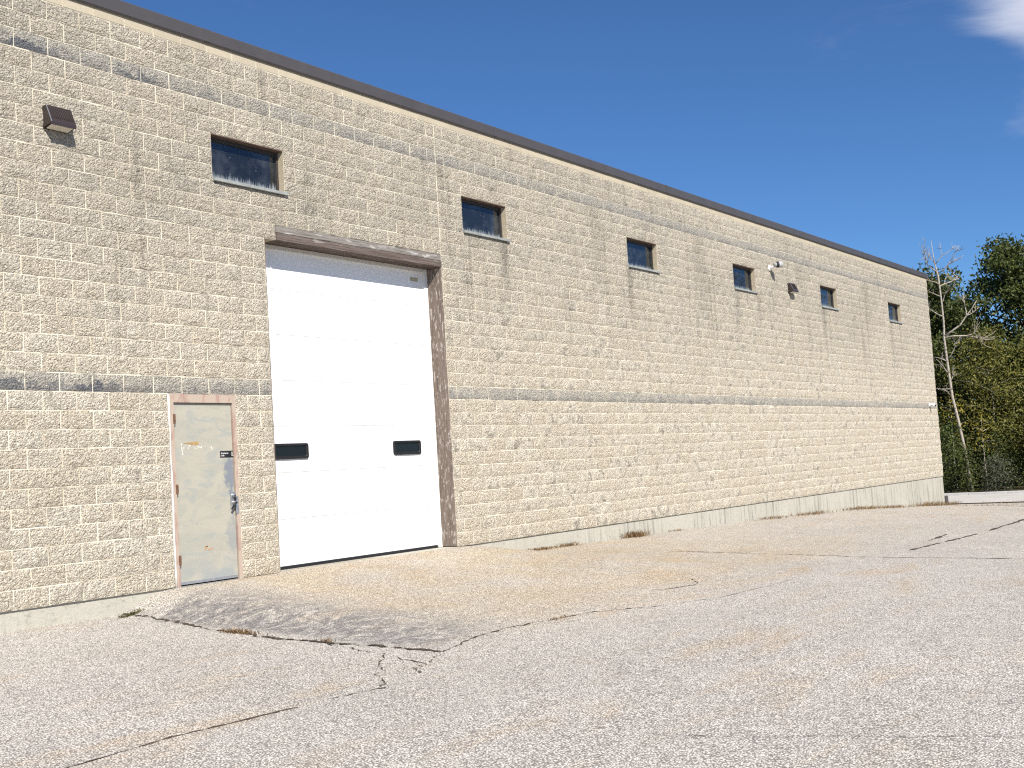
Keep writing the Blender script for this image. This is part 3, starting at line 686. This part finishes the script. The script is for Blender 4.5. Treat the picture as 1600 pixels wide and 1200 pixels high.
tuft('t', 2.86, -4.55, 60, .09, .035, LF['dry'], 'small dark weed patch on the crack in front of the apron')
tuft('t', 9.3, -.06, 260, .20, .06, LF['dry'], 'brown weed mat at the near start of the right foundation strip')
tuft('t', 10.1, -.05, 160, .18, .09, LF['dry'], 'thin brown weeds along the foundation, second clump from the white door')
tuft('t', 12.45, -.08, 240, .22, .17, LF['dry'], 'tall dry weed clump against the foundation below the third window')
tuft('t', 14.1, -.05, 80, .2, .05, LF['dry'], 'low dry weeds just right of the tall foundation clump')
tuft('t', 19.0, -.06, 200, .5, .09, LF['dry'], 'dry weed line at the foundation below the fourth window')
tuft('t', 21.4, -.06, 260, .6, .12, LF['dry'], 'dry weed line at the foundation below the small far wall lamp')
tuft('t', 25.0, -.08, 360, .8, .13, LF['dry'], 'long brown weed line at the foundation below the fifth window')
tuft('t', 27.6, -.08, 320, .8, .12, LF['dry'], 'long brown weed line at the foundation between the last two windows')
tuft('t', 31.4, -.08, 320, .8, .20, LF['dry'], 'tall reddish weeds at the foundation near the far corner')
tuft('t', 33.3, -.25, 160, .35, .16, LF['dry'], 'reddish weeds right at the far bottom corner of the building')
tuft('t', 30.9, -1.9, 130, .9, .10, LF['dry'], 'weeds along the far joint in the asphalt past the corner', elong=1.9)
tuft('t', 33.68, -2.6, 220, .9, .12, LF['dry'], 'dark weeds along the edge of the pale side drive', elong=1.57)

# ------------------------------------------------------------------ trees
def leaves(centers, n, size, sig, flat_=.7):
    c = centers[RNG.integers(0, len(centers), n)]; p = c + RNG.normal(0, 1, (n, 3))*sig*np.array([1, 1, flat_])
    a = RNG.normal(0, 1, (n, 3)); a /= np.linalg.norm(a, axis=1, keepdims=True); b = RNG.normal(0, 1, (n, 3)); b -= a*(a*b).sum(1, keepdims=True); b /= np.linalg.norm(b, axis=1, keepdims=True)
    s = (size*RNG.uniform(.55, 1.25, n))[:, None]
    bend = np.cross(a, b)*s*.18
    V = np.stack([p-a*s*.5, p+b*s*.26+bend, p+a*s*.5, p-b*s*.26+bend], 1).reshape(-1, 3)
    return V, np.arange(4*n).reshape(-1, 4)
def tree(name, x, y, h, r, base, lmat, n, lsize, label, cat='tree', group=None, lean=(0, 0), nb=26, sig=.38, trunk_r=.12, bark=None, cl=(.0, 1.), sparse=1.):
    z0 = g(x, y)+.05; root = empty(name, (x, y, z0)); tag(root, label, cat, group)
    bm = bmesh.new(); T = []
    top = Vector((x+lean[0], y+lean[1], z0+h*.93)); P0 = Vector((x, y, z0-.2))
    tp = [P0.lerp(top, k/7)+Vector((random.gauss(0, .05*h/7), random.gauss(0, .05*h/7), 0))*(k > 0) for k in range(8)]
    bm_tube(bm, tp, [trunk_r*(1-.86*k/7) for k in range(8)], 7)
    C = []
    for k in range(nb):
        f = base+(1-base)*((k+random.random())/nb); i = min(int(f*7), 6); s = tp[i].lerp(tp[i+1], f*7-i)
        prof = math.sin(math.pi*min(1, max(.08, (f-base)/(1-base)*.80+.20)))**.7
        a = 2.4*k+random.uniform(-.5, .5); L = r*prof*random.uniform(.6, 1.1)
        e = s+Vector((math.cos(a)*L, math.sin(a)*L, L*random.uniform(.1, .5))); m = s.lerp(e, .5)+Vector((0, 0, .08*L))
        bm_tube(bm, [s, m, e], [trunk_r*.36*(1-.7*f)+.012, trunk_r*.2*(1-.7*f)+.008, .006], 5)
        for q in range(5):
            w = s.lerp(e, random.uniform(.35, 1.05)); C.append((w.x+random.gauss(0, r*.13), w.y+random.gauss(0, r*.13), w.z+random.gauss(0, r*.1)))
    C.append(tuple(top))
    child(from_bm('trunk', bm, bark or M['bark'], None, True), root)
    V, F = leaves(np.array(C), n, lsize, sig); V = V[:]
    keep = None
    child(mesh_obj('crown', V, F.tolist(), lmat), root)
    return root
# positions: the strip of wood that shows past the end of the building
tree('oak_tree', 47.0, 3.7, 9.9, 2.6, .22, LF['oak'], 12000, .22, 'dark green oak behind the bare birch, next to the building corner', group='trees past the end of the building', sig=.30, trunk_r=.16)
tree('oak_tree', 49.2, .6, 11.0, 3.4, .22, LF['oak'], 21000, .22, 'tallest dark oak at the right edge of the photo', group='trees past the end of the building', sig=.31, nb=44, trunk_r=.2)
tree('oak_tree', 52.5, 4.6, 9.2, 3.4, .1, LF['oak'], 20000, .2, 'dark oak standing farthest back in the gap between the two crowns', group='trees past the end of the building', sig=.5, trunk_r=.18)
tree('young_maple', 44.6, .9, 6.6, 1.7, .26, LF['olive'], 8000, .15, 'olive green young tree in the middle of the wood, below the oaks', group='trees past the end of the building', sig=.34, trunk_r=.05, bark=M['birch'])
tree('young_maple', 45.8, -1.0, 6.2, 1.8, .24, LF['olive'], 8000, .15, 'olive green young tree at the right edge below the tallest oak', group='trees past the end of the building', sig=.34, trunk_r=.05, bark=M['birch'])
tree('sapling', 42.2, .75, 3.2, .55, .55, LF['yellow'], 150, .11, 'thin pale sapling with yellow leaves in front of the dark undergrowth', 'sapling', 'yellow saplings', nb=10, sig=.16, trunk_r=.025, bark=M['birch'])
tree('sapling', 41.6, 1.75, 4.2, .5, .55, LF['yellow'], 170, .12, 'thin sapling with bright yellow leaves against the bare birch trunk', 'sapling', 'yellow saplings', nb=10, sig=.16, trunk_r=.02, bark=M['birch'])
def shrub(x, y, h, r, lm, n, ls, label, sig=.22):
    return tree('shrub', x, y, h, r, .08, lm, n, ls, label, 'shrub', 'undergrowth shrubs', nb=18, sig=sig, trunk_r=.03)
shrub(41.6, .25, 1.35, .62, LF['grey'], 1500, .085, 'low grey green shrub right behind the pale kerb', .16)
shrub(41.05, 1.2, 1.9, .42, LF['oak'], 1100, .10, 'dark green shrub hiding the foot of the bare birch', .16)
shrub(43.0, -1.35, 3.0, 1.0, LF['shrub'], 3400, .10, 'tall leafy green shrub at the right edge behind the kerb', .24)
shrub(41.5, 1.95, 2.9, .6, LF['shrub'], 1500, .11, 'green and yellowish shrub squeezed against the building corner', .2)
shrub(43.4, .6, 2.2, 1.1, LF['oak'], 2200, .10, 'dark low bush in the shade under the young trees', .26)
shrub(44.3, 2.6, 3.4, 1.2, LF['oak'], 3200, .11, 'dark tall bush behind the bare birch trunk', .3)
shrub(46.6, .2, 3.2, 1.6, LF['oak'], 3600, .13, 'dark bush deep in the wood behind the young trees', .34)
shrub(47.6, -2.4, 3.4, 1.6, LF['oak'], 3600, .13, 'dark bush deep in the wood at the right edge', .34)
for k, (x, y, h) in enumerate(((47.5, -4.8, 11.5), (46.2, -9.5, 10.5), (49, -14.5, 12), (44.8, 9.5, 11))):
    tree('oak_tree', x, y, h, 3., .12, LF['oak'], 6000, .2, ['oak just outside the right edge of the photo', 'second oak beyond the right edge of the photo', 'third oak beyond the right edge of the photo', 'oak hidden behind the end of the building'][k], group='trees past the end of the building', sig=.5, trunk_r=.18)
# the wood behind reads as one dark mass
Cn = np.stack([RNG.uniform(54, 66, 900), RNG.uniform(-26, 20, 900), RNG.uniform(-.8, 1, 900)**2*6.0-.5], 1)
V, F = leaves(Cn, 42000, .36, .6); tag(mesh_obj('woodland', V, F.tolist(), LF['oak']), 'dark wood behind the front trees', None, None, 'stuff')
# bare birch with forked, twisting branches
bx, by = 41.55, 1.35; bz = g(bx, by)
br = empty('birch_tree', (bx, by, bz)); tag(br, 'bare pale dead birch standing beside the building corner', 'tree')
bm = bmesh.new()
def W(dx, z): return Vector((bx+.573*dx, by-.82*dx, z))           # dx runs along the kerb, to the right
trunk = [W(.2, bz-.2), W(.05, .6), W(-.12, 1.9), W(-.28, 2.9), W(-.36, 4.3), W(-.40, 5.2), W(-.36, 5.9), W(-.38, 6.8), W(-.42, 7.7), W(-.52, 8.3), W(-.58, 9.2)]
bm_tube(bm, trunk, [.062, .06, .058, .055, .052, .046, .04, .035, .042, .02, .006], 8)
def branch(p, d, L, r, depth):
    pts = [p]; d = d.normalized(); cur = p.copy()
    for k in range(5):
        d = (d+Vector((random.gauss(0, .22), random.gauss(0, .22), random.gauss(.05, .18)))).normalized(); cur = cur+d*L/5; pts.append(cur.copy())
    bm_tube(bm, pts, [r*(1-.8*k/5)+.003 for k in range(6)], 5)
    if depth:
        for k in range(random.randint(2, 4)):
            i = random.randint(1, 4); branch(pts[i], (d+Vector((random.gauss(0, .7), random.gauss(0, .7), random.gauss(.1, .5)))), L*random.uniform(.35, .6), r*.5, depth-1)
for z, s, L, r in ((5.3, 1, 1.9, .042), (5.25, 1, 2.2, .036), (6.1, -1, .9, .025), (7.3, 1, 1.2, .03), (7.4, -1, .9, .02), (7.8, 1, 1.4, .022), (7.9, -1, 1.2, .02), (8.2, 1, 1.1, .018), (8.25, -1, .9, .015), (4.4, 1, .9, .024), (4.3, -1, .7, .022), (3.8, -1, .8, .022), (3.5, 1, .6, .015), (3.2, -1, .7, .02), (2.9, -1, .5, .015), (6.6, 1, 1.0, .02), (6.9, -1, .7, .016)):
    i = next(k for k in range(len(trunk)-1) if trunk[k].z <= z <= trunk[k+1].z); a, b = trunk[i], trunk[i+1]; p = a.lerp(b, (z-a.z)/(b.z-a.z))
    branch(p, Vector((.573*s, -.82*s, random.uniform(.25, 1.0)))+Vector((random.gauss(0, .3), random.gauss(0, .3), 0)), L, r, 2)
child(from_bm('trunk', bm, M['birch'], None, True), br)
